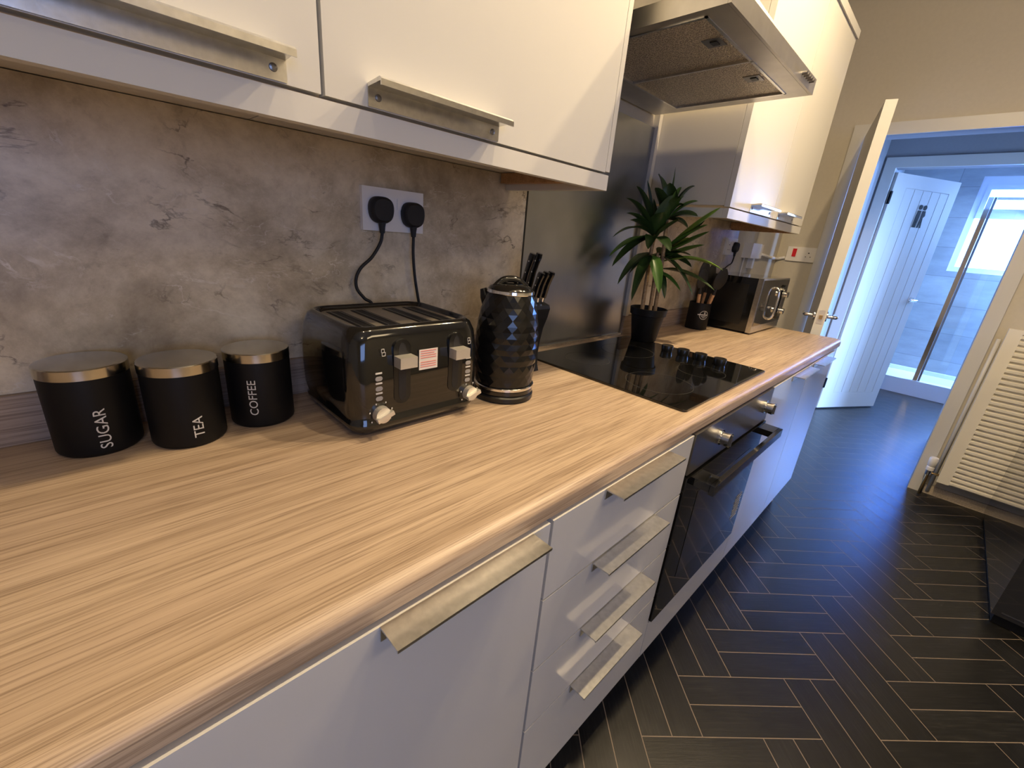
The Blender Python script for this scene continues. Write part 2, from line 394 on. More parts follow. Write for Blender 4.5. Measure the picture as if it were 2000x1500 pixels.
# hall
HX = 4.05
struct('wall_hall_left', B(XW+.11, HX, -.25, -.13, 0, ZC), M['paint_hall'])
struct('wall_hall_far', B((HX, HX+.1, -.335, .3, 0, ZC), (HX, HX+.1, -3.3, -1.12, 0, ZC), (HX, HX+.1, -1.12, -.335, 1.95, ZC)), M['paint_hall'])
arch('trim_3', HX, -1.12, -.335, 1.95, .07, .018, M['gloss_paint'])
# bathroom
struct('wall_bath_far', B((6.34, 6.44, -.77, .3, 0, ZC), (6.34, 6.44, -3.3, -1.75, 0, ZC), (6.34, 6.44, -1.75, -.77, 0, 1.26), (6.34, 6.44, -1.75, -.77, 2.2, ZC)), M['tile'])
struct('wall_bath_left', B(HX+.1, 6.34, -.12, 0, 0, ZC), M['tile'])
w2 = struct('window_2', B((6.36, 6.42, -.82, -.77, 1.26, 2.2), (6.36, 6.42, -1.75, -1.70, 1.26, 2.2), (6.36, 6.42, -1.7, -.82, 1.26, 1.31), (6.36, 6.42, -1.7, -.82, 2.12, 2.2), (6.355, 6.42, -1.7, -.82, 1.80, 1.86)), M['upvc'], bevel=.004)
obj('glass_pane', B(6.385, 6.39, -1.70, -.82, 1.31, 1.80), M['frost'], w2)
obj('glass_pane', B((6.385, 6.39, -1.70, -.86, 1.88, 2.08)), M['frost'], w2)
obj('vent_frame', B((6.35, 6.384, -.86, -.82, 1.86, 2.12), (6.35, 6.384, -1.7, -.86, 1.86, 1.89), (6.35, 6.384, -1.7, -.86, 2.075, 2.12)), M['upvc'], w2, bevel=.003)
# shower
t = thing('shower_tray', (5.95, -1.3, 0), 'white raised shower tray under the bathroom window', 'shower tray')
obj('tray_body', B((5.55, 6.34, -2.2, -.13, 0, .12), (5.55, 5.62, -2.2, -.13, .12, .16), (6.28, 6.34, -2.2, -.13, .12, .16), (5.62, 6.28, -.19, -.13, .12, .16)), M['tray'], t, bevel=.008)
t = thing('shower_screen', (5.585, -1.3, .16), 'clear glass shower screen with chrome upright standing on white tray', 'shower screen')
obj('upright_post', B((5.57, 5.60, -.905, -.87, .16, 1.92)), M['chrome'], t, bevel=.003)
obj('seal_strip', B((5.575, 5.595, -.925, -.907, .16, 1.92)), M['steel_dark'], t)
obj('glass_panel', B((5.583, 5.589, -2.1, -.926, .17, 1.90)), M['glass'], t)
obj('top_rail', B((5.575, 5.60, -2.1, -.926, 1.90, 1.92)), M['chrome'], t)

# ------------------------------------------------------------------ worktop run
def worktop():
    pr = []; y0 = -.603; zt, zb = .908, .868; r = .014
    pr = [(0, zb), (0, zt), (y0+r*1.6, zt)]
    for k in range(1, 8):
        a = PI/2*k/8; pr.append((y0+r*1.6-r*1.6*math.sin(a), zt-r+r*math.cos(a)))
    pr += [(y0, zt-r), (y0, zb+.006), (y0+.006, zb)]
    return extrude_poly(pr, 0, -1.9, 2.153)
t = tag(obj('worktop', worktop(), M['oak'], smooth=True), 'long pale oak laminate worktop with rounded front edge', 'worktop')
obj('end_strip', B(2.153, 2.155, -.598, -.001, .869, .906), M['oak_edge'], t)
tag(obj('upstand', B(-1.9, .492, -.019, -.0005, .9085, .985), M['oak_edge'], bevel=.0015), 'oak laminate upstand strip behind the storage canisters', 'upstand')
tag(obj('upstand', B(1.108, 2.15, -.019, -.0005, .9085, .985), M['oak_edge'], bevel=.0015), 'oak laminate upstand strip behind the utensil pot and microwave', 'upstand')
tag(obj('splashback', B(-1.9, .490, -.0105, -.0005, .9855, 1.4075), M['marble']), 'grey brown marble effect splashback panel behind canisters and toaster', 'splashback')
tag(obj('splashback', B(1.128, 2.15, -.0105, -.0005, .9855, 1.4075), M['marble']), 'short marble effect splashback panel between plant and far wall', 'splashback')
tag(obj('splashback_trim', B(.4905, .4955, -.012, -.0005, .9855, 1.4), M['black_satin']), 'thin black joint strip between marble panel and steel splashback', 'trim strip')
tag(obj('edge_trim', B(1.1075, 1.1275, -.022, -.0005, .9855, 2.7), M['white_matt'], bevel=.002), 'tall white edging strip at right side of steel splashback', 'trim strip')
t = tag(obj('steel_splashback', B(.497, 1.106, -.009, -.0005, .917, 1.655), M['steel'], bevel=.001), 'brushed steel splashback panel behind the hob', 'splashback')
obj('bottom_strip', B(.497, 1.106, -.016, -.0005, .9085, .9165), M['alu'], t)

def pull_handle(x0, x1, yf, z, down, parent, screws=True, name='handle'):
    """aluminium edge profile: top plate projecting from the door face yf to the front, back plate going down"""
    L = x1-x0; th = .0022; d = .037
    if down:   # base doors: plate on top edge, short rear leg below, small front lip
        pts = [(yf-.0005, z), (yf-d, z), (yf-d, z-.004), (yf-d+th, z-.004), (yf-d+th, z-th), (yf-th, z-th), (yf-th, z-.020), (yf-.0005, z-.020)]
    else:      # wall doors
        pts = [(yf-.0005, z+.026), (yf-d+.004, z+.029), (yf-d, z+.026), (yf-d, z+.019), (yf-d+th, z+.019), (yf-d+th, z+.024), (yf-th, z+.022), (yf-th, z), (yf-.0005, z)]
    o = obj(name, extrude_poly(pts, 0, x0, x1), M['alu'], parent, bevel=.0004, seg=1)
    if not down and screws:
        for sx in (x0+.014, x1-.014):
            bm = lathe([(.0045, 0), (.0042, .0012), (.002, .0018)], 16); xf(bm, Matrix.Translation((sx, yf-th, z+.012)) @ Matrix.Rotation(PI/2, 4, 'X'))
            s = obj('screw', bm, M['steel_dark'], parent); s.parent = o
    return o
YD = -.605
def base_unit(name, x0, x1, label, fronts, cat='cabinet', door=True):
    t = thing(name, ((x0+x1)/2, -.3, 0), label, cat)
    obj('carcass', B((x0, x1, YD+.02, -.03, .165, .866)), M['white_matt'], t)
    for (fx0, fx1, z0, z1, hx0, hx1, nm) in fronts:
        d = obj(nm, B(fx0, fx1, YD, YD+.0185, z0, z1), M['white'], t, bevel=.0012)
        if hx0 is not None:
            pull_handle(hx0, hx1, YD, z1+.001, True, d)
    return t
base_unit('base_cabinet', -.6, -.002, 'white gloss base cabinet door nearest the camera, below the sugar and tea canisters', [(-.598, -.004, .168, .865, -.28, -.043, 'door')])
base_unit('base_cabinet', -1.2, -.602, 'white gloss base cabinet at the near left end', [(-1.198, -.602, .168, .865, None, None, 'door')])
base_unit('drawer_unit', .0, .498, 'white gloss unit of four stacked drawers left of the oven',
          [(.003, .4965, a+.002, b-.002, .14, .372, 'drawer') for a, b in ((.710, .868), (.548, .710), (.389, .548), (.168, .389))], 'drawer unit')
t = thing('base_cabinet', (1.34, -.3, 0), 'white gloss base cabinet directly right of the oven', 'cabinet')
obj('carcass', B(1.102, 1.578, YD+.02, -.03, .165, .866), M['white_matt'], t)
d = obj('door', B(1.104, 1.5775, YD, YD+.0185, .168, .865), M['white'], t, bevel=.0012); pull_handle(1.325, 1.556, YD, .866, True, d)
t = thing('base_cabinet', (1.82, -.3, 0), 'white gloss base cabinet at the far end beside the open doorway', 'cabinet')
obj('carcass', B((1.58, 2.05, YD+.02, -.03, .165, .866)), M['white_matt'], t)
obj('end_panel', B((2.038, 2.055, -.56, -.03, .0, .866),), M['chip'], t)
d = obj('door', B(1.5815, 2.055, YD, YD+.0185, .168, .865), M['white'], t, bevel=.0012); pull_handle(1.635, 1.866, YD, .866, True, d)
tag(obj('plinth', B((-1.2, 2.03, -.53, -.515, .001, .150)), M['black_matt']), 'dark recessed kick board under the base cabinets', 'plinth')
# ---- oven
t = thing('oven', (.8, -.3, 0), 'black and steel built-in electric oven under the hob', 'oven')
obj('housing', B((.503, 1.097, YD+.022, -.05, .2, .860)), M['black_matt'], t)
obj('control_panel', B((.505, 1.095, YD-.002, YD+.02, .758, .866)), M['steel_dark'], t, bevel=.002)
d = obj('oven_door', B((.505, 1.095, YD-.006, YD+.02, .30, .752)), M['glass_black'], t, bevel=.003)
obj('inner_window', B((.60, 1.0, YD-.0068, YD-.006, .40, .68)), M['black_gloss'], d)
h = obj('oven_handle', B((.530, 1.078, YD-.062, YD-.050, .722, .748), (.530, .590, YD-.051, YD-.005, .728, .748), (1.018, 1.078, YD-.051, YD-.005, .728, .748)), M['black_gloss'], d, bevel=.003)
bm = B(*[(1.005+(.0 if k % 2 else .006), 1.065, YD-.0076, YD-.0068, .40+.011*k, .403+.011*k) for k in range(9)])
obj('data_label', bm, M['print_dim'], d)
for kx in (.668, 1.035):
    bm = bmesh.new(); cyl(bm, (kx, YD-.002, .815), (kx, YD-.008, .815), .021); cyl(bm, (kx, YD-.008, .815), (kx, YD-.03, .815), .016, r2=.019)
    k_ = obj('knob', bm, M['chrome'], t, smooth=True)
    obj('pointer', B((kx-.003, kx+.003, YD-.034, YD-.0302, .80, .83)), M['steel_dark'], k_)
obj('bottom_panel', B((.500, 1.100, YD, YD+.0185, .168, .292)), M['white'], t, bevel=.0012)
# ---- hob
t = thing('hob', (.8, -.3, .908), 'black ceramic glass hob set in the oak worktop', 'hob')
obj('glass_top', loft([(rrect(.295, .26, .012, 4, .797, -.31), .9085), (rrect(.295, .26, .012, 4, .797, -.31), .9135), (rrect(.2935, .2585, .011, 4, .797, -.31), .9142)]), M['glass_black'], t)
def annulus(cx, cy, z, r, wdt=.0012):
    bm = bmesh.new(); n = 64
    a = [bm.verts.new((cx+r*math.cos(2*PI*k/n), cy+r*math.sin(2*PI*k/n), z)) for k in range(n)]
    b = [bm.verts.new((cx+(r-wdt)*math.cos(2*PI*k/n), cy+(r-wdt)*math.sin(2*PI*k/n), z)) for k in range(n)]
    ring_faces(bm, a, b); return bm
for cx, cy, r in ((.64, -.43, .09), (.65, -.18, .07), (.87, -.19, .09), (.87, -.45, .07)):
    obj('cooking_zone', annulus(cx, cy, .9145, r), M['ring'], t)
for ky in (-.268, -.327, -.388, -.452):
    bm = lathe([(.0175, 0), (.019, .006), (.0205, .020), (.0195, .0225), (0.001, .0228)], 32, (1.005, ky, .9143))
    obj('knob', bm, M['black_satin'], t, smooth=True)

# ------------------------------------------------------------------ wall cabinets
YC = -.32; ZB = 1.405; ZT = 2.14
def wall_cab(x0, x1, label, doors, pel=None):
    t = thing('wall_cabinet', ((x0+x1)/2, -.16, ZB), label, 'wall cabinet')
    obj('carcass', B((x0, x1, YC+.020, -.001, ZB+.004, ZT-.002)), M['white_matt'], t)
    for dx0, dx1, hx0, hx1 in doors:
        d = obj('door', B(dx0, dx1, YC, YC+.0185, ZB, ZT), M['white_wall'], t, bevel=.0012)
        pull_handle(hx0, hx1, YC, ZB+.001, False, d)
    return t
wall_cab(-.815, -.192, 'white gloss wall cabinet at top left with long pull handle', [(-.812, -.1935, -.62, -.232)])
t = wall_cab(-.190, .425, 'white gloss wall cabinet above the toaster and kettle, left of the hood', [(-.1885, .409, -.134, .094)])
obj('end_panel', B((.4105, .425, YC, -.001, ZB+.002, ZT)), M['white_wall'], t, bevel=.001)
wall_cab(-1.5, -.817, 'white gloss wall cabinet mostly out of view at far left', [(-1.498, -.8185, -1.3, -.9)])
t = thing('cabinet_pelmet', (-.4, -.3, 1.37), 'white light pelmet under the left run of wall cabinets', 'pelmet')
obj('front_board', B((-1.5, .424, YC+.0005, YC+.018, 1.370, 1.4005)), M['white_wall'], t, bevel=.0015)
obj('return_board', B((.407, .424, YC+.0185, -.012, 1.370, 1.4005)), M['white_matt'], t)
obj('pine_batten', B((.385, .4065, YC+.0185, -.015, 1.384, 1.4075)), M['pine'], t)
t = wall_cab(1.129, 1.5855, 'tall white wall cabinet right of the hood, above the plant', [(1.131, 1.5845, 1.318, 1.545)])
t = wall_cab(1.587, 2.043, 'white wall cabinet at the far right end above the microwave', [(1.5885, 2.026, 1.640, 1.867)])
obj('end_panel', B((2.028, 2.043, YC, -.001, ZB+.002, ZT)), M['white_wall'], t, bevel=.001)
t = thing('cabinet_cornice', (1.6, -.17, ZT), 'white board capping the top of the right wall cabinets', 'cornice')
obj('cornice_board', B((1.129, 2.055, YC-.006, -.001, ZT+.001, ZT+.03)), M['white_wall'], t, bevel=.002)
t = thing('cabinet_pelmet', (1.6, -.3, 1.37), 'white light pelmet under the right wall cabinets above the microwave', 'pelmet')
obj('front_board', B((1.130, 2.043, YC+.0005, YC+.018, 1.370, 1.4005)), M['white_wall'], t, bevel=.0015)
obj('return_board', B((1.130, 1.147, YC+.0185, -.012, 1.370, 1.4005), ), M['white_wall'], t)
obj('pine_batten', B((2.0, 2.02, YC+.0185, -.012, 1.378, 1.4075), (2.021, 2.042, YC+.0185, -.012, 1.370, 1.4075)), M['pine'], t)

# ------------------------------------------------------------------ cooker hood
t = thing('cooker_hood', (.787, -.2, 1.69), 'stainless steel chimney cooker hood above the hob', 'cooker hood')
hx0, hx1, hy0 = .487, 1.090, -.480
bm = bmesh.new()
# base frame as four borders around the recess
fx0, fx1, fy0, fy1 = .512, 1.048, -.432, -.108
obj('canopy_rim', B((hx0, hx1, hy0+.001, fy0, 1.690, 1.726), (hx0, hx1, fy1, -.012, 1.690, 1.726), (hx0, fx0, fy0, fy1, 1.690, 1.726), (fx1, hx1, fy0, fy1, 1.690, 1.726)), M['hood_steel'], t)
obj('filter_frame', B((fx0, fx1, fy0, fy0+.006, 1.6885, 1.70), (fx0, fx1, fy1-.006, fy1, 1.6885, 1.70), (fx0, fx0+.006, fy0, fy1, 1.6885, 1.70), (fx1-.006, fx1, fy0, fy1, 1.6885, 1.70), (.770, .776, fy0, fy1, 1.6885, 1.70)), M['alu'], t)
for a, b in ((fx0+.006, .770), (.776, fx1-.006)):
    f = obj('grease_filter', B((a, b, fy0+.006, fy1-.006, 1.694, 1.700)), M['filter'], t)
    cx = a+.125
    l = obj('filter_latch', B((cx-.022, cx+.022, fy0+.02, fy0+.06, 1.6925, 1.694)), M['steel_dark'], f)
    obj('latch_grip', B((cx-.010, cx+.010, fy0+.03, fy0+.045, 1.6905, 1.6925)), M['black_satin'], f)
bm = bmesh.new()
lo = [(hx0, hy0), (hx1, hy0), (hx1, -.012), (hx0, -.012)]; hi = [(.68, -.27), (.90, -.27), (.90, -.012), (.68, -.012)]
obj('canopy', loft([(lo, 1.7262), (hi, 1.97)]), M['hood_steel'], t)
obj('chimney_cover', B((.681, .899, -.269, -.012, 1.9702, ZC-.002)), M['hood_steel'], t, bevel=.002)
fs = obj('fascia', B((hx0, hx1, hy0-.006, hy0+.0005, 1.690, 1.7265)), M['hood_steel'], t, bevel=.0015)
for k in range(5):
    bm = bmesh.new(); x = .965+.0175*k; cyl(bm, (x, hy0-.006, 1.708), (x, hy0-.017, 1.708), .0042, 16)
    obj('button', bm, M['steel_dark'], fs, smooth=True)

# ------------------------------------------------------------------ sockets and plugs
def socket(x0, x1, z0, z1, yf, label, name='wall_socket', plate_m='plastic_white', holes=((.04, 0), (.106, 0)), switches=(.060, .086)):
    t = thing(name, ((x0+x1)/2, yf, (z0+z1)/2), label, 'socket', None)
    p = obj('face_plate', B((x0, x1, yf-.011, yf-.0003, z0, z1)), M[plate_m], t, bevel=.002)
    for sx in switches:
        obj('rocker_switch', B((x0+sx-.007, x0+sx+.007, yf-.0138, yf-.0111, z1-.040, z1-.018)), M[plate_m], t, bevel=.0008)
    for hx, _ in holes:
        for q in ((x0+hx-.004, x0+hx+.004, yf-.0113, yf-.0108, z0+.050, z0+.054), (x0+hx-.013, x0+hx-.007, yf-.0113, yf-.0108, z0+.026, z0+.029), (x0+hx+.007, x0+hx+.013, yf-.0113, yf-.0108, z0+.026, z0+.029)):
            obj('pin_slot', B(q), M['black_matt'], p)
    return t
def plug(cx, cz, yf, cord, label, group=None, rc=.0034):
    t = thing('power_plug', (cx, yf, cz), label, 'plug', group)
    out = []
    for k in range(40):
        a = 2*PI*k/40; r = 1.0
        x = .0265*math.copysign(abs(math.cos(a))**.72, math.cos(a)); z = .0265*math.copysign(abs(math.sin(a))**.72, math.sin(a))
        z = z if z > 0 else z*1.0; x *= (1-.10*max(0, -z/.0265)+0)
        out.append((cx+x, cz+z))
    bm = bmesh.new(); prev = None
    for sc_, y in ((.96, yf-.0003), (1.0, yf-.004), (1.0, yf-.012), (.93, yf-.019), (.78, yf-.0225)):
        rg = [bm.verts.new((cx+(p[0]-cx)*sc_, y, cz+(p[1]-cz)*sc_)) for p in out]
        if prev: ring_faces(bm, prev, rg)
        else: bm.faces.new(list(reversed(rg)))
        prev = rg
    bm.faces.new(prev)
    obj('plug_body', bm, M['rubber'], t, smooth=True)
    bm = bmesh.new(); tube([(cx, yf-.012, cz-.022), (cx, yf-.012, cz-.034), (cx, yf-.0125, cz-.046)], [.0085, .0065, .0052], 12, bm)
    obj('strain_relief', bm, M['rubber'], t, smooth=True)
    obj('power_cord', tube([(cx, yf-.0125, cz-.045)]+cord, rc, 10, smooth_n=8), M['rubber'], t, smooth='all')
    return t
socket(.0, .146, 1.246, 1.332, -.0105, 'white double socket on the marble splashback with two black plugs in it')
plug(.037, 1.288, -.0216, [(.033, -.032, 1.222), (.014, -.030, 1.192), (-.010, -.028, 1.170), (-.021, -.026, 1.148), (-.020, -.026, 1.125), (-.006, -.030, 1.105), (.012, -.034, 1.085), (.02, -.032, 1.0)],
     'black plug on the left with cord curling left behind the toaster')
plug(.1135, 1.284, -.0216, [(.113, -.034, 1.20), (.119, -.032, 1.15), (.129, -.031, 1.10), (.14, -.031, 1.05), (.15, -.032, .99)],
     'black plug on the right side of double socket, cord hanging straight down behind toaster')
socket(1.985, 2.131, 1.246, 1.332, -.0105, 'white double socket above the microwave, one black plug in it')
plug(2.093, 1.288, -.0216, [(2.085, -.036, 1.225), (2.06, -.04, 1.205), (2.0, -.04, 1.185), (1.93, -.034, 1.13), (1.90, -.034, 1.02)],
     'black plug in the far socket above the microwave')
# spur box and conduit in the corner beyond the worktop
t = thing('adaptor_box', (2.38, -.025, 1.28), 'boxy white plastic adaptor on the wall above microwave', 'adaptor')
obj('body', B((2.30, 2.45, -.050, -.0003, 1.238, 1.320)), M['plastic_white'], t, bevel=.003)
obj('cable_clip', B((2.42, 2.45, -.03, -.0003, 1.18, 1.2375)), M['plastic_white'], t)
obj('cable', tube([(2.32, -.012, 1.238), (2.325, -.008, 1.15), (2.33, -.008, 1.0), (2.33, -.008, .6)], .004, 8), M['plastic_white'], t, smooth='all')
socket(2.47, 2.616, 1.238, 1.320, 0, 'flat white single socket plate right beside the boxy adaptor', 'wall_socket', holes=((.1, 0),), switches=())
t = thing('surface_conduit', (2.9, -.01, 1.26), 'white surface conduit running round the corner to the red switch', 'conduit')
obj('conduit_run', tube([(2.62, -.008, 1.262), (2.80, -.008, 1.250), (2.94, -.010, 1.245), (2.962, -.03, 1.250), (2.962, -.055, 1.258)], .009, 10, smooth_n=5), M['plastic_white'], t, smooth='all')
t = thing('cooker_switch', (XW, -.135, 1.285), 'white cooker switch plate with red rocker and one socket', 'cooker switch')
obj('face_plate', B((XW-.011, XW-.0003, -.222, -.057, 1.240, 1.330)), M['plastic_white'], t, bevel=.002)
obj('red_rocker', B((XW-.016, XW-.0112, -.112, -.090, 1.268, 1.318)), M['red'], t, bevel=.002)
for q in ((XW-.0114, XW-.0108, -.187, -.179, 1.292, 1.298), (XW-.0114, XW-.0108, -.173, -.167, 1.270, 1.274), (XW-.0114, XW-.0108, -.199, -.193, 1.270, 1.274)): obj('pin_slot', B(q), M['black_matt'], t)

# ------------------------------------------------------------------ canisters
def canister(cx, cy, word, r, label, az, tz, size):
    t = thing('storage_canister', (cx, cy, .908), label, 'canister')
    obj('body', lathe([(r-.004, 0), (r-.001, .003), (r, .006), (r, .1175)], 64, (cx, cy, .9083)), M['black_matt'], t, smooth=True)
    obj('lid', lathe([(r-.0012, .1175), (r+.0008, .118), (r+.0008, .132), (r-.0004, .1335), (r-.004, .1340), (.0005, .1342)], 64, (cx, cy, .9083)), M['lid'], t, smooth=True)
    bm = text_bm(word, size, .0002, 1.0)
    # text x runs upward, text y runs round the body
    for v in bm.verts:
        u, s, e = v.co.x, v.co.y, v.co.z
        a = az-s/r*1.0; rr = r+.0004+e
        v.co = (cx+rr*math.cos(a), cy+rr*math.sin(a), tz+u)
    obj('printed_word', bm, M['print'], t)
    return t
M['lid'] = mat('brushed_lid', (.52, .49, .42), .19, 1)
canister(-.462, -.0745, 'SUGAR', .0505, 'black canister with steel lid reading SUGAR', math.radians(-83), .9515, .0195)
canister(-.356, -.116, 'TEA', .0505, 'black canister with steel lid reading TEA', math.radians(-83), .9425, .0195)
canister(-.243, -.100, 'COFFEE', .0505, 'black canister with steel lid reading COFFEE', math.radians(-118), .965, .0185)

# ------------------------------------------------------------------ toaster
def toaster():
    cx, cy = -.020, -.168
    t = thing('toaster', (cx, cy, .908), 'black four slice toaster standing between coffee canister and kettle', 'toaster')
    S = [(.112, .096, .028, .9125), (.128, .112, .030, .915), (.1340, .1180, .031, .924), (.1350, .1190, .031, .933), (.1325, .1165, .031, .9355), (.1375, .1195, .033, .957), (.1390, .1205, .034, 1.0), (.1385, .1195, .035, 1.04), (.1350, .1150, .036, 1.078), (.1290, .1090, .036, 1.0945), (.1230, .1030, .035, 1.1005), (.1190, .0990, .034, 1.1015), (.1160, .0960, .033, 1.098), (.1150, .0950, .032, 1.090)]
    bm = loft([(rrect(a, b, r, 8, cx, cy), z) for a, b, r, z in S]); obj('body', bm, M['black_gloss'], t, smooth='all')
    tp = obj('top_plate', loft([(rrect(.1105, .0925, .030, 6, cx, cy), 1.0885), (rrect(.1105, .0925, .030, 6, cx, cy), 1.0925), (rrect(.1085, .0905, .029, 6, cx, cy), 1.0935)]), M['toast_plate'], t, smooth=True)
    for k, sx in enumerate((-.082, -.034, .034, .082)):
        s = obj('bread_slot', B((cx+sx-.0145, cx+sx+.0145, cy-.070, cy+.072, 1.0938, 1.0944)), M['black_matt'], t)
        obj('slot_wire', B(*[(cx+sx+dx-.0008, cx+sx+dx+.0008, cy-.069, cy+.071, 1.0945, 1.0952) for dx in (-.009, .009)]), M['steel_dark'], t)
    yf = cy-.1200
    for sx in (-.0460, .0700):
        # capsule-shaped lever channel; flat dark plates imitate the shade of a recess
        pts = []
        x = cx+sx; hw = .0165; z0, z1 = .962, 1.080
        for k in range(13): a = PI*k/12; pts.append((x+hw*math.cos(a), z1-hw+hw*math.sin(a)))
        for k in range(13): a = PI+PI*k/12; pts.append((x+hw*math.cos(a), z0+hw+hw*math.sin(a)))
        ch = obj('lever_channel', extrude_poly(pts, 1, yf-.0012, yf+.006), M['black_satin'], t, bevel=.0008)
        pts2 = [(x+(p[0]-x)*.45, (z0+z1)/2+(p[1]-(z0+z1)/2)*.9) for p in pts]
        obj('groove_shade', extrude_poly(pts2, 1, yf-.0016, yf-.0011), M['rubber'], t)
        lv = obj('lever', B((x-.0165, x+.0165, yf-.024, yf-.0018, 1.034, 1.053)), M['satin_metal'], t, bevel=.0035)
    for sx, z in ((-.0875, .951), (.108, .951)):
        x = cx+sx; bm = bmesh.new(); y2 = yf-.0005
        cyl(bm, (x, y2+.006, z), (x, y2-.011, z), .0155, 32, r2=.0142); o = obj('browning_dial', bm, M['satin_metal'], t, smooth=True)
        bm = B((-.0165, .0165, -.0045, .0045, -.0042, .0042)); xf(bm, Matrix.Translation((x, y2-.0150, z)) @ Matrix.Rotation(-.35, 4, 'Y')); g = obj('grip', bm, M['satin_metal'], o, bevel=.0012)
        marks = bmesh.new()
        for k in range(6):
            a = math.radians(215-50*k); box(marks, x+.0215*math.cos(a)-.0011, x+.0215*math.cos(a)+.0011, yf-.0010, yf-.0004, z+.0215*math.sin(a)-.0014, z+.0215*math.sin(a)+.0014)
        obj('dial_numbers', marks, M['print'], t)
    for sx in (-.0905, .1015):
        x = cx+sx; bm = bmesh.new(); tx = bmesh.new()
        for k in range(3):
            z = .980+.018*k
            pts = rrect(.0065, .0040, .0038, 4, x, z)
            extrude_poly(pts, 1, yf-.0012, yf-.0004, bm)
            b2 = rrect(.0075, .0018, .001, 2, x, z+.0095)
            box(tx, x-.006, x+.006, yf-.0010, yf-.0004, z+.0082, z+.0112)
        obj('function_button', bm, M['print_dim'], t); obj('button_caption', tx, M['print'], t)
    for sx in (-.084, .0985):
        x = cx+sx; z = 1.055; bm = bmesh.new()
        for p, q in (((0, 0), (.006, 0)), ((.006, 0), (.006, .006)), ((.006, .006), (0, .006)), ((0, .006), (0, 0)), ((-.001, .006), (-.001, .012)), ((-.001, .012), (.004, .012)), ((.004, .012), (.004, .006))):
            tube([(x+p[0], yf-.001, z+p[1]), (x+q[0], yf-.001, z+q[1])], .0005, 6, bm)
        obj('toast_symbol', bm, M['print'], t)
    st = obj('sticker', B((cx-.0120, cx+.0275, yf-.0012, yf-.0003, 1.0185, 1.0565)), M['paper'], t)
    obj('sticker_text', B(*[(cx-.009, cx+.024-(.004 if k in (3, 6) else 0), yf-.0016, yf-.0012, 1.0235+.0042*k, 1.0249+.0042*k) for k in range(8) if k != 3]), M['redprint'], st)
    obj('side_grip', B((cx-.1385, cx-.1365, cy-.055, cy-.005, 1.0, 1.010)), M['satin_metal'], t, bevel=.001)
    for fx in (-.09, .09):
        for fy in (-.075, .075): obj('foot', lathe([(.010, 0), (.012, .008)], 16, (cx+fx, cy+fy, .9082)), M['rubber'], t)
M['satin_metal'] = mat('satin_metal', (.80, .77, .70), .38, .75)
M['toast_plate'] = mat('toaster_plate', (.38, .34, .28), .45, .7)
toaster()

# ------------------------------------------------------------------ kettle
def kettle():
    cx, cy = .222, -.250
    t = thing('kettle', (cx, cy, .908), 'black kettle with diamond faceted body and chrome rings', 'kettle')
    obj('power_base', lathe([(.066, 0), (.070, .003), (.070, .012), (.066, .016)], 56, (cx, cy, .9083)), M['black_satin'], t, smooth=True)
    obj('bottom_band', lathe([(.0655, .0165), (.0680, .018), (.0680, .026), (.0665, .027)], 56, (cx, cy, .9083)), M['black_gloss'], t, smooth=True)
    obj('chrome_ring', lathe([(.0675, .0272), (.0695, .0285), (.0695, .0335), (.0675, .035)], 56, (cx, cy, .9083)), M['chrome'], t, smooth=True)
    bm = bmesh.new(); n = 20; K = [(.0655, .036), (.0675, .060), (.0700, .095), (.0705, .125), (.0690, .155), (.0650, .185), (.0585, .213), (.0510, .2345)]
    prof = []
    for i in range(17):
        z = .036+(.2345-.036)*i/16
        for (ra, za), (rb, zb) in zip(K, K[1:]):
            if za <= z <= zb+1e-6: r = ra+(rb-ra)*(z-za)/(zb-za); break
        prof.append((r, z))
    rows = []
    for i, (r, z) in enumerate(prof):
        off = .5 if i % 2 else 0; amp = (.0010 if 2 <= i <= 14 else 0)
        rows.append([bm.verts.new((cx+(r+(amp if (i % 2) else -amp*.3))*math.cos(2*PI*(k+off)/n), cy+(r+(amp if (i % 2) else -amp*.3))*math.sin(2*PI*(k+off)/n), .9083+z)) for k in range(n)])
    for i in range(len(rows)-1):
        a, b = rows[i], rows[i+1]
        for k in range(n):
            k1 = (k+1) % n
            if i % 2 == 0: bm.faces.new((a[k], a[k1], b[k])); bm.faces.new((a[k1], b[k1], b[k]))
            else: bm.faces.new((a[k], b[k1], b[k])); bm.faces.new((a[k], a[k1], b[k1]))
    bm.faces.new(list(reversed(rows[0]))); bm.faces.new(rows[-1])
    obj('faceted_body', bm, M['kettle_black'], t)
    obj('lid_ring', lathe([(.0515, .2350), (.0525, .2365), (.0520, .2420), (.050, .2430)], 56, (cx, cy, .9083)), M['chrome'], t, smooth=True)
    obj('lid', lathe([(.0495, .2432), (.046, .248), (.036, .253), (.018, .2555), (.001, .256)], 48, (cx, cy, .9083)), M['black_gloss'], t, smooth=True)
    obj('lid_grip', tube([(cx-.034, cy+.014, .9083+.246), (cx-.014, cy+.008, .9083+.262), (cx+.014, cy-.004, .9083+.262), (cx+.034, cy-.014, .9083+.246)], .0075, 12, smooth_n=6), M['black_gloss'], t, smooth='all')
    d = Vector((.80, .60, 0)).normalized()
    P = [(.064, .205), (.095, .212), (.118, .19), (.120, .14), (.108, .085), (.072, .055)]
    obj('handle', tube([(cx+d.x*r, cy+d.y*r, .9083+z) for r, z in P], .0095, 12, smooth_n=6), M['black_satin'], t, smooth='all')
    bm = bmesh.new(); s = Vector((-.55, .83, 0)).normalized()
    tube([(cx+s.x*.046, cy+s.y*.046, .9083+.205), (cx+s.x*.056, cy+s.y*.056, .9083+.222), (cx+s.x*.062, cy+s.y*.062, .9083+.238)], [.016, .012, .007], 16, bm)
    obj('spout', bm, M['black_satin'], t, smooth=True)
kettle()

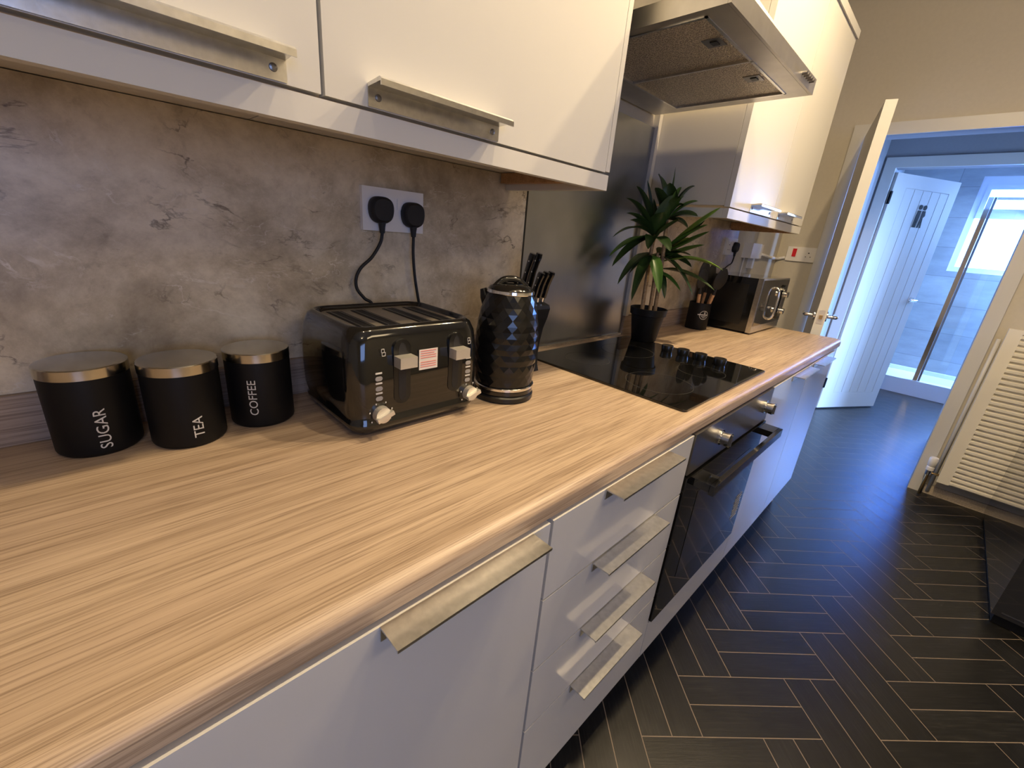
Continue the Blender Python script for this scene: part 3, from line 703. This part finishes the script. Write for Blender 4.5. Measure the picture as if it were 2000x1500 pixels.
# ------------------------------------------------------------------ knife block and knives
t = thing('knife_block', (.41, -.12, .908), 'black curved knife block behind the kettle', 'knife block')
prof = [(-.172, .9083), (-.166, .925), (-.163, .955), (-.166, .99), (-.173, 1.03), (-.184, 1.06), (-.190, 1.085), (-.186, 1.094), (-.085, 1.118), (-.080, 1.105), (-.082, 1.04), (-.088, .98), (-.080, .93), (-.062, .9083)]
obj('block_body', extrude_poly(prof, 0, .375, .432), M['black_satin'], t, bevel=.003)
def knife(x, y, z, L, label, rz=0):
    d = Vector((0, -.20, 1)).normalized()
    t = thing('kitchen_knife', (x, y, z), label, 'knife', 'kitchen knives in the black block')
    b = Vector((x, y, z)); nrm = Vector((0, 1, .20)).normalized()
    pr = []
    prof = [(0, .0095), (.2, .0105), (.5, .0095), (.75, .0105), (.9, .012), (1, .010)]
    bm = bmesh.new(); prev = None
    for s, h in prof:
        c = b+d*(.012+s*L)+nrm*(-.004*s*s*2)
        rg = [bm.verts.new(c+nrm*(h*math.sin(2*PI*k/12))+Vector((1, 0, 0))*(.0062*math.cos(2*PI*k/12))) for k in range(12)]
        if prev: ring_faces(bm, prev, rg)
        else: bm.faces.new(list(reversed(rg)))
        prev = rg
    bm.faces.new(prev); obj('handle', bm, M['black_gloss'], t, smooth=True)
    bm = bmesh.new(); p = b+d*.0005; q = b+d*.013
    tube([p, q], .0058, 10, bm); obj('bolster', bm, M['chrome'], t, smooth=True)
    for s in (.2, .5, .8):
        c = b+d*(.012+s*L)+nrm*(-.004*s*s*2); bm = bmesh.new(); cyl(bm, c-Vector((.0068, 0, 0)), c+Vector((.0068, 0, 0)), .0019, 10); obj('rivet', bm, M['chrome'], t)
for x, y, z, L, lab in ((.392, -.118, 1.112, .100, 'large black handled knife at upper left of the block'), (.418, -.116, 1.113, .100, 'large black handled knife at upper right of the block'),
                        (.386, -.166, 1.101, .068, 'small black handled knife in the lower row, nearest the kettle'), (.403, -.167, 1.101, .070, 'small black handled knife in the middle of the lower row'), (.421, -.168, 1.101, .070, 'small black handled knife at right of the lower row')):
    knife(x, y, z, L, lab)

# ------------------------------------------------------------------ plant
def plant():
    cx, cy = 1.085, -.128; z0 = .9147
    t = thing('potted_plant', (cx, cy, z0), 'artificial bamboo palm in black tapered pot on the hob', 'plant')
    obj('plant_pot', lathe([(.044, 0), (.046, .002), (.061, .098), (.0665, .100), (.0685, .124), (.0660, .125), (.0600, .100), (.055, .085)], 48, (cx, cy, z0), cap1=False), M['black_matt'], t, smooth=True)
    obj('soil', lathe([(.0555, .088), (.050, .094), (.001, .097)], 32, (cx, cy, z0)), M['soil'], t, smooth=True)
    stems = [[(1.056, -.118, .99), (1.056, -.114, 1.09), (1.053, -.112, 1.20), (1.052, -.112, 1.30)],
             [(1.078, -.138, .99), (1.083, -.132, 1.09), (1.090, -.122, 1.19), (1.092, -.117, 1.24)],
             [(1.098, -.148, .99), (1.100, -.142, 1.12), (1.092, -.138, 1.25), (1.076, -.136, 1.36)]]
    for s in stems: obj('stem', tube(s, [.0078, .0065], 10, smooth_n=5), M['cane'], t, smooth='all')
    def leaf(b, tip, wdt, arch, mk, twist=0):
        b = Vector(b); tip = Vector(tip); bm = bmesh.new(); uvl = bm.loops.layers.uv.new('UVMap'); n = 12
        mid = (b+tip)/2+Vector((0, 0, arch)); d0 = (tip-b).normalized(); side0 = d0.cross(Vector((0, 0, 1)))
        if side0.length < .2: side0 = Vector((.7, -.7, 0))
        side0.normalize(); rows = []
        for i in range(n+1):
            s = i/n; p = (1-s)**2*b+2*s*(1-s)*mid+s*s*tip
            dd = (2*(1-s)*(mid-b)+2*s*(tip-mid)).normalized()
            sd = (side0-dd*side0.dot(dd)).normalized(); sd = Matrix.Rotation(twist*(.4+s), 3, dd) @ sd; nn = dd.cross(sd)
            wv = 1.25*wdt*(math.sin(PI*min(1, s*.93+.035)**.8)**.8)*(.25+.75*min(1, s*4)) if s < 1 else .0006
            rows.append([bm.verts.new(p-sd*wv*.5-nn*wv*.10), bm.verts.new(p-sd*wv*.25), bm.verts.new(p+nn*wv*.10), bm.verts.new(p+sd*wv*.25), bm.verts.new(p+sd*wv*.5-nn*wv*.10)])
        for i in range(n):
            for k in range(4):
                f = bm.faces.new((rows[i][k], rows[i][k+1], rows[i+1][k+1], rows[i+1][k]))
                for l, (u, v) in zip(f.loops, ((i, k), (i, k+1), (i+1, k+1), (i+1, k))): l[uvl].uv = (u/n, v/4)
        for v in bm.verts:
            if v.co.y > -.026: v.co.y = -.026-(v.co.y+.026)*.15
        obj('leaf', bm, M[mk], t, smooth='all')
    c1, c2, c3 = Vector((1.052, -.112, 1.29)), Vector((1.092, -.117, 1.232)), Vector((1.075, -.136, 1.352))
    D, G, L_ = 'leaf_dark', 'leaf_mid', 'leaf_light'; V = Vector
    LV = [ # base, tip, width, arch, material, twist
        (c3, (1.078, -.070, 1.500), .050, .06, D, .2), (c3, (1.108, -.115, 1.526), .016, -.02, D, .9), (c3, (1.106, -.200, 1.465), .038, .055, D, .2), (c3, (1.108, -.220, 1.418), .034, .03, G, .3),
        (c3, (1.06, -.13, 1.47), .05, .03, D, -.5), (c3, (1.10, -.18, 1.40), .036, .05, D, .1), (c3, (1.03, -.20, 1.42), .034, .05, D, .2), (c3, (1.09, -.16, 1.46), .046, .03, D, -.3),
        (c3, (1.11, -.23, 1.37), .040, .03, D, .4), (c3, (1.02, -.10, 1.45), .045, .03, D, .2), (c3, (1.095, -.21, 1.33), .05, .03, D, .1),
        (c2+V((.01, -.02, .03)), (1.112, -.300, 1.401), .044, .0, L_, .5), (c2+V((.01, -.02, .02)), (1.110, -.27, 1.345), .042, .02, G, .3), (c2+V((.01, -.02, .01)), (1.140, -.268, 1.325), .044, .0, G, .3), (c2+V((.01, 0, -.02)), (1.180, -.245, 1.281), .044, .012, G, .2),
        (c2+V((.01, 0, -.02)), (1.16, -.20, 1.30), .04, .03, L_, .2), (c2+V((.02, 0, .0)), (1.15, -.24, 1.36), .036, .0, D, .6),
        (c2+V((.01, 0, -.03)), (1.220, -.315, 1.200), .042, .060, L_, .1), (c2+V((.02, 0, -.05)), (1.200, -.310, 1.128), .038, .045, D, .2), (c2, (1.14, -.26, 1.105), .04, .06, D, .1),
        (c2+V((0, 0, -.05)), (1.10, -.175, 1.080), .038, .05, D, .3), (c2+V((.0, 0, -.06)), (1.12, -.22, 1.115), .03, .03, G, .2), (c2, (1.17, -.22, 1.20), .05, .03, D, -.2),
        (c2, (1.15, -.14, 1.22), .05, .04, D, .3), (c2, (1.19, -.20, 1.24), .044, .03, D, .1),
        (c1, (.975, -.055, 1.450), .030, .05, D, .2), (c1, (1.03, -.060, 1.475), .018, .02, D, .6), (c1, (.905, -.065, 1.405), .028, .05, D, .1), (c1, (.930, -.060, 1.36), .024, .04, D, .3),
        (c1, (.862, -.065, 1.278), .028, .07, D, .1), (c1, (.850, -.070, 1.215), .046, .05, G, .2), (c1, (.855, -.085, 1.185), .044, .05, D, .1), (c1+V((0, 0, -.05)), (.90, -.09, 1.125), .042, .05, D, .2),
        (c1+V((0, 0, -.06)), (.925, -.14, 1.075), .036, .07, D, .3), (c1+V((0, 0, -.06)), (1.02, -.19, 1.105), .036, .05, G, .4), (c1, (1.02, -.20, 1.25), .04, .03, D, .2),
        (c1, (1.06, -.08, 1.42), .05, .0, D, .3), (c1, (1.04, -.16, 1.43), .046, .02, D, -.4), (c1, (1.00, -.15, 1.37), .05, .03, D, .2), (c1, (1.08, -.19, 1.36), .05, .02, D, .1),
        (c2, (1.00, -.07, 1.16), .045, .04, D, .2), (c1, (.96, -.06, 1.34), .045, .03, D, .2), (c2, (1.12, -.05, 1.18), .045, .02, D, .2), (c1, (.94, -.16, 1.25), .04, .05, D, .2)]
    for a in LV: leaf(*a)
plant()

# ------------------------------------------------------------------ utensil pot
ux, uy = 1.617, -.105
t = thing('utensil_pot', (ux, uy, .908), 'black cylindrical utensil pot with white round emblem', 'utensil holder')
obj('pot_body', lathe([(.047, 0), (.0485, .003), (.0485, .122), (.0465, .123), (.0465, .01)], 48, (ux, uy, .9083), cap1=True), M['black_matt'], t, smooth=True)
def wrap(bm, az, cz):
    for v in bm.verts:
        u, h_, e = v.co.x, v.co.y, v.co.z; a = az+u/.0485
        v.co = (ux+(.0488+e)*math.cos(a), uy+(.0488+e)*math.sin(a), cz+h_)
    return bm
bm = bmesh.new(); n = 40; R1, R2 = .0205, .0185
v1 = [bm.verts.new((R1*math.cos(2*PI*k/n), R1*math.sin(2*PI*k/n), 0)) for k in range(n)]; v2 = [bm.verts.new((R2*math.cos(2*PI*k/n), R2*math.sin(2*PI*k/n), 0)) for k in range(n)]
ring_faces(bm, v1, v2)
for x0, x1, y0, y1 in ((-.028, .018, -.0005, .004), (.0015, .0035, .004, .017), (-.002, .007, .009, .012), (-.012, .012, -.0075, -.0045), (-.006, .006, -.013, -.011)):
    m_ = 8
    for k in range(m_):
        a, b = x0+(x1-x0)*k/m_, x0+(x1-x0)*(k+1)/m_; bm.faces.new([bm.verts.new(p) for p in ((a, y0, 0), (b, y0, 0), (b, y1, 0), (a, y1, 0))])
obj('emblem', wrap(bm, math.radians(-128), .978), M['print'], t)
def utensil(px, py, tx, ty, head, label, handle_m='beech'):
    t = thing('cooking_utensil', (px, py, 1.0), label, 'utensil', 'utensils in the black pot')
    a = Vector((px, py, .935)); b = Vector((tx, ty, 1.075)); d = (b-a).normalized(); e = a+d*.19
    obj('handle', tube([a, a+d*.14], [.0065, .0075], 12), M[handle_m], t, smooth=True)
    bm = bmesh.new(); h0 = a+d*.14; tube([h0, h0+d*.035], [.0075, .0055], 10, bm); s = d.cross(Vector((.55, .83, 0))).normalized()
    nn = d.cross(s).normalized(); c = h0+d*.07; prev = None
    wd, ln = head
    n = 10
    for i in range(n+1):
        f = i/n; wv = wd*(math.sin(PI*min(.97, f*.85+.10))**.55); q = h0+d*(.028+ln*f)
        rg = [bm.verts.new(q+s*wv*math.cos(2*PI*k/14)+nn*(.0035*math.sin(2*PI*k/14)+.006*math.sin(PI*f))) for k in range(14)]
        if prev: ring_faces(bm, prev, rg)
        else: bm.faces.new(list(reversed(rg)))
        prev = rg
    bm.faces.new(prev); obj('head', bm, M['rubber'], t, smooth=True)
utensil(ux-.020, uy-.002, ux-.048, uy-.004, (.026, .085), 'black nylon turner with wooden handle at left of the utensil pot')
utensil(ux+.000, uy-.020, ux+.000, uy-.048, (.030, .095), 'black nylon spoon with wooden handle in middle of the utensil pot')
utensil(ux+.022, uy-.008, ux+.052, uy-.024, (.026, .080), 'black nylon spatula with wooden handle leaning right in the utensil pot')
utensil(ux+.002, uy+.015, ux+.010, uy+.020, (.030, .110), 'black nylon ladle standing tallest at back of the utensil pot')
utensil(ux+.018, uy+.008, ux+.050, uy+.010, (.022, .11), 'small black spoon leaning far right out of the utensil pot')

# ------------------------------------------------------------------ microwave
t = thing('microwave', (1.94, -.17, .908), 'black and mirrored steel microwave oven at the far end of the worktop', 'microwave')
mx0, mx1, my0, my1, mz0, mz1 = 1.733, 2.148, -.312, -.045, .918, 1.162
obj('casing', B((mx0, mx1, my0+.022, my1, mz0, mz1)), M['black_gloss'], t, bevel=.004)
obj('side_panel', B((mx0-.0012, mx0+.001, my0+.055, my1-.02, mz0+.03, mz1-.03)), M['black_satin'], t, bevel=.0006)
fr = obj('front_frame', B((mx0-.001, mx1+.001, my0, my0+.0215, mz0-.002, mz1+.001)), M['alu'], t, bevel=.002)
obj('mirror_door', B((mx0+.008, mx1-.008, my0-.003, my0-.0003, mz0+.03, mz1-.006)), M['mw_mirror'], t)
for (r1, r2, yy, mk) in ((.036, .085, my0-.008, 'black_gloss'),):
    pts = rrect(r1, r2, r1-.001, 10, mx1-.075, 1.045)
    obj('control_surround', extrude_poly(pts, 1, my0-.012, my0-.003), M[mk], t, bevel=.002)
    pts = rrect(r1-.015, r2-.015, r1-.016, 10, mx1-.075, 1.045)
    obj('control_plate', extrude_poly(pts, 1, my0-.0135, my0-.0121), M['steel_dark'], t)
for kz in (1.085, 1.003):
    bm = bmesh.new(); cyl(bm, (mx1-.075, my0-.013, kz), (mx1-.075, my0-.030, kz), .015, 24); obj('knob', bm, M['chrome'], t, smooth=True, bevel=.002)
obj('door_handle', tube([(mx0+.20, my0-.003, 1.12), (mx0+.20, my0-.022, 1.10), (mx0+.20, my0-.022, .99), (mx0+.20, my0-.003, .97)], .006, 10, smooth_n=4), M['chrome'], t, smooth='all')
for fx in (mx0+.03, mx1-.03):
    for fy in (my0+.03, my1-.03): obj('foot', lathe([(.011, 0), (.012, .0095)], 16, (fx, fy, .9082)), M['rubber'], t)

# ------------------------------------------------------------------ kitchen door (open, edge towards the camera)
def rot_thing(name, hinge, end, label, cat):
    v = Vector((end[0]-hinge[0], end[1]-hinge[1])); a = math.atan2(v.y, v.x)
    t = thing(name, (hinge[0], hinge[1], 0), label, cat, rotz=a); return t, v.length
t, L = rot_thing('open_door', (2.935, -.311), (2.216, -.4795), 'white kitchen door standing open, seen edge on beside the worktop end', 'door')
obj_ = lobj('door_leaf', B(0, L, -.022, .022, .012, 1.945), M['gloss_paint'], t, bevel=.0015)
lobj('latch_plate', B(L+.0001, L+.0012, -.014, .014, .955, 1.025), M['satin_metal'], t)
lobj('latch_bolt', B(L+.0013, L+.010, -.007, .007, .980, 1.0), M['brass'], t, bevel=.002)
for s in (-1, 1):
    bm = bmesh.new(); cyl(bm, (L-.06, s*.0222, .99), (L-.06, s*.030, .99), .026, 28); r = lobj('rose', bm, M['chrome'], t, smooth=True)
    lobj('lever_handle', tube([(L-.06, s*.029, .99), (L-.06, s*.062, .99), (L-.075, s*.070, .99), (L-.17, s*.070, .988)], .009, 12, smooth_n=4), M['chrome'], t, smooth='all')
for z in (.25, 1.12, 1.68):
    lobj('hinge', B((-.018, -.001, .012, .024, z-.045, z+.045)), M['brass'], t)
# ------------------------------------------------------------------ bathroom door
t, L = rot_thing('bathroom_door', (4.075, -.352), (4.668, -.690), 'white planked bathroom door standing ajar with toilet sign', 'door')
lobj('door_leaf', B((0, L, 0, .035, .012, 1.925)), M['gloss_paint'], t, bevel=.0015)
# raised frame around the planks: stiles and rails; planks between with v grooves
px0, px1, pz0, pz1 = .13, L-.085, .155, 1.832
lobj('stile_and_rail_frame', B((.0005, px0, -.004, -.0002, .013, 1.924), (px1, L-.0005, -.004, -.0002, .013, 1.924), (px0, px1, -.004, -.0002, .013, pz0), (px0, px1, -.004, -.0002, pz1, 1.924)), M['gloss_paint'], t)
np_ = 5; pw = (px1-px0)/np_
lobj('plank_panel', B(*[(px0+pw*k+.003, px0+pw*(k+1)-.003, -.003, -.0002, pz0+.004, pz1-.004) for k in range(np_)]), M['gloss_paint'], t)
for z in (.25, 1.75): lobj('hinge', B((-.010, .004, -.010, .002, z-.045, z+.045)), M['iron'], t)
bm = bmesh.new(); cyl(bm, (L-.055, -.0045, 1.0), (L-.055, -.012, 1.0), .025, 24); lobj('rose', bm, M['chrome'], t, smooth=True)
lobj('lever_handle', tube([(L-.055, -.011, 1.0), (L-.055, -.045, 1.0), (L-.065, -.052, 1.0), (L-.15, -.052, 1.0)], .008, 10, smooth_n=4), M['chrome'], t, smooth='all')
bm = bmesh.new(); sx = .375; sz = 1.645
for cx_, sg in ((-.024, -1), (.024, 1)):
    pts = [(sx+cx_+.018*math.cos(2*PI*k/20), sz+.068+.018*math.sin(2*PI*k/20)) for k in range(20)]; extrude_poly(pts, 1, -.0062, -.0045, bm)
extrude_poly([(sx-.040, sz+.045), (sx-.008, sz+.045), (sx-.006, sz), (sx-.014, sz-.08), (sx-.028, sz-.08), (sx-.026, sz-.01), (sx-.034, sz-.08), (sx-.048, sz-.08), (sx-.044, sz)], 1, -.0062, -.0045, bm)
extrude_poly([(sx+.010, sz+.045), (sx+.040, sz+.045), (sx+.050, sz+.01), (sx+.034, sz-.005), (sx+.046, sz-.08), (sx+.030, sz-.08), (sx+.026, sz-.03), (sx+.016, sz-.08), (sx+.004, sz-.08), (sx+.010, sz)], 1, -.0062, -.0045, bm)
lobj('toilet_sign', bm, M['iron'], t)

# ------------------------------------------------------------------ radiator
t = thing('radiator', (2.92, -1.6, .12), 'cream painted ribbed radiator on the wall right of the doorway', 'radiator')
ry0, ry1, rz0, rz1, rx = -2.0, -1.163, .115, 1.015, 2.885
obj('side_margin', B((rx, rx+.03, ry1-.052, ry1, rz0, rz1), (rx, rx+.03, ry0, ry0+.05, rz0, rz1), (rx, rx+.03, ry0+.05, ry1-.052, rz1-.02, rz1)), M['rad'], t, bevel=.003)
bm = bmesh.new(); n = 30; pitch = (rz1-.02-rz0)/n; pr = []
for k in range(n):
    z = rz0+pitch*k
    for f, d in ((0, .010), (.12, .010), (.30, -.004), (.70, -.004), (.88, .010)): pr.append((rx+d, z+pitch*f))
pr.append((rx+.010, rz0+pitch*n)); pr += [(rx+.028, rz0+pitch*n), (rx+.028, rz0)]
r1 = [bm.verts.new((p[0], ry0+.05, p[1])) for p in pr]; r2 = [bm.verts.new((p[0], ry1-.052, p[1])) for p in pr]
ring_faces(bm, r1, r2); bm.faces.new(list(reversed(r1))); bm.faces.new(r2)
obj('ribbed_panel', bm, M['rad'], t)
obj('wall_bracket', B((2.915, XW-.001, -1.30, -1.27, .3, .9), (2.915, XW-.001, -1.9, -1.87, .3, .9)), M['plastic_white'], t)
bm = bmesh.new(); tube([(2.905, ry1+.0, .150), (2.905, ry1+.045, .150), (2.905, ry1+.045, .005)], .0075, 10, bm)
obj('supply_pipe', bm, M['brass'], t, smooth='all')
v = obj('thermostatic_valve', lathe([(.018, 0), (.018, .02), (.014, .024), (.019, .03), (.021, .070), (.017, .080)], 24, (2.905, ry1+.045, .165)), M['plastic_white'], t, smooth=True)
obj('valve_body', lathe([(.013, 0), (.015, .01), (.015, .028), (.012, .03)], 16, (2.905, ry1+.045, .135)), M['chrome'], v, smooth=True)
tag(obj('heating_pipe', tube([(2.955, -1.150, .02), (2.955, -1.150, .55), (2.955, -1.150, .95)], .0095, 12), M['gloss_paint'], smooth='all'), 'cream painted pipe rising up the wall beside the radiator', 'pipe')

# ------------------------------------------------------------------ black gloss unit at the right edge
t = thing('black_appliance', (2.3, -1.75, 0), 'tall black gloss freestanding appliance at the right edge before the radiator', 'appliance')
obj('body', B((1.835, 2.845, -2.15, -1.378, .045, 1.0)), M['black_unit'], t, bevel=.004)
obj('plinth', B((1.85, 2.835, -2.13, -1.39, .002, .0445)), M['black_matt'], t)
obj('trim_line', B((1.833, 1.8345, -2.14, -1.40, .062, .066)), M['steel_dark'], t)
bm = bmesh.new(); cyl(bm, (1.834, -1.475, .085), (1.815, -1.475, .085), .006, 16); cyl(bm, (1.815, -1.468, .085), (1.815, -1.495, .080), .004, 10)
obj('chrome_catch', bm, M['chrome'], t)

# ------------------------------------------------------------------ ceiling lamps
for (x, y), lab in zip(SPOTS+[(-1.0, -1.9)], ('ceiling spotlight nearest the wall cabinet run', 'second ceiling spotlight of the row', 'third ceiling spotlight of the row', 'ceiling spotlight nearest the doorway', 'ceiling spotlight behind the camera')):
    t = thing('ceiling_spotlight', (x, y, ZC), lab, 'ceiling lamp', 'ceiling spotlights')
    obj('lamp_housing', lathe([(.035, 0), (.035, -.020), (.030, -.020), (.030, -.002)], 28, (x, y, ZC-.001), cap1=False), M['chrome'], t, smooth=True)
    obj('bulb', lathe([(.028, -.003), (.026, -.010), (.001, -.012)], 24, (x, y, ZC-.001)), M['lamp_glow'], t, smooth=True)
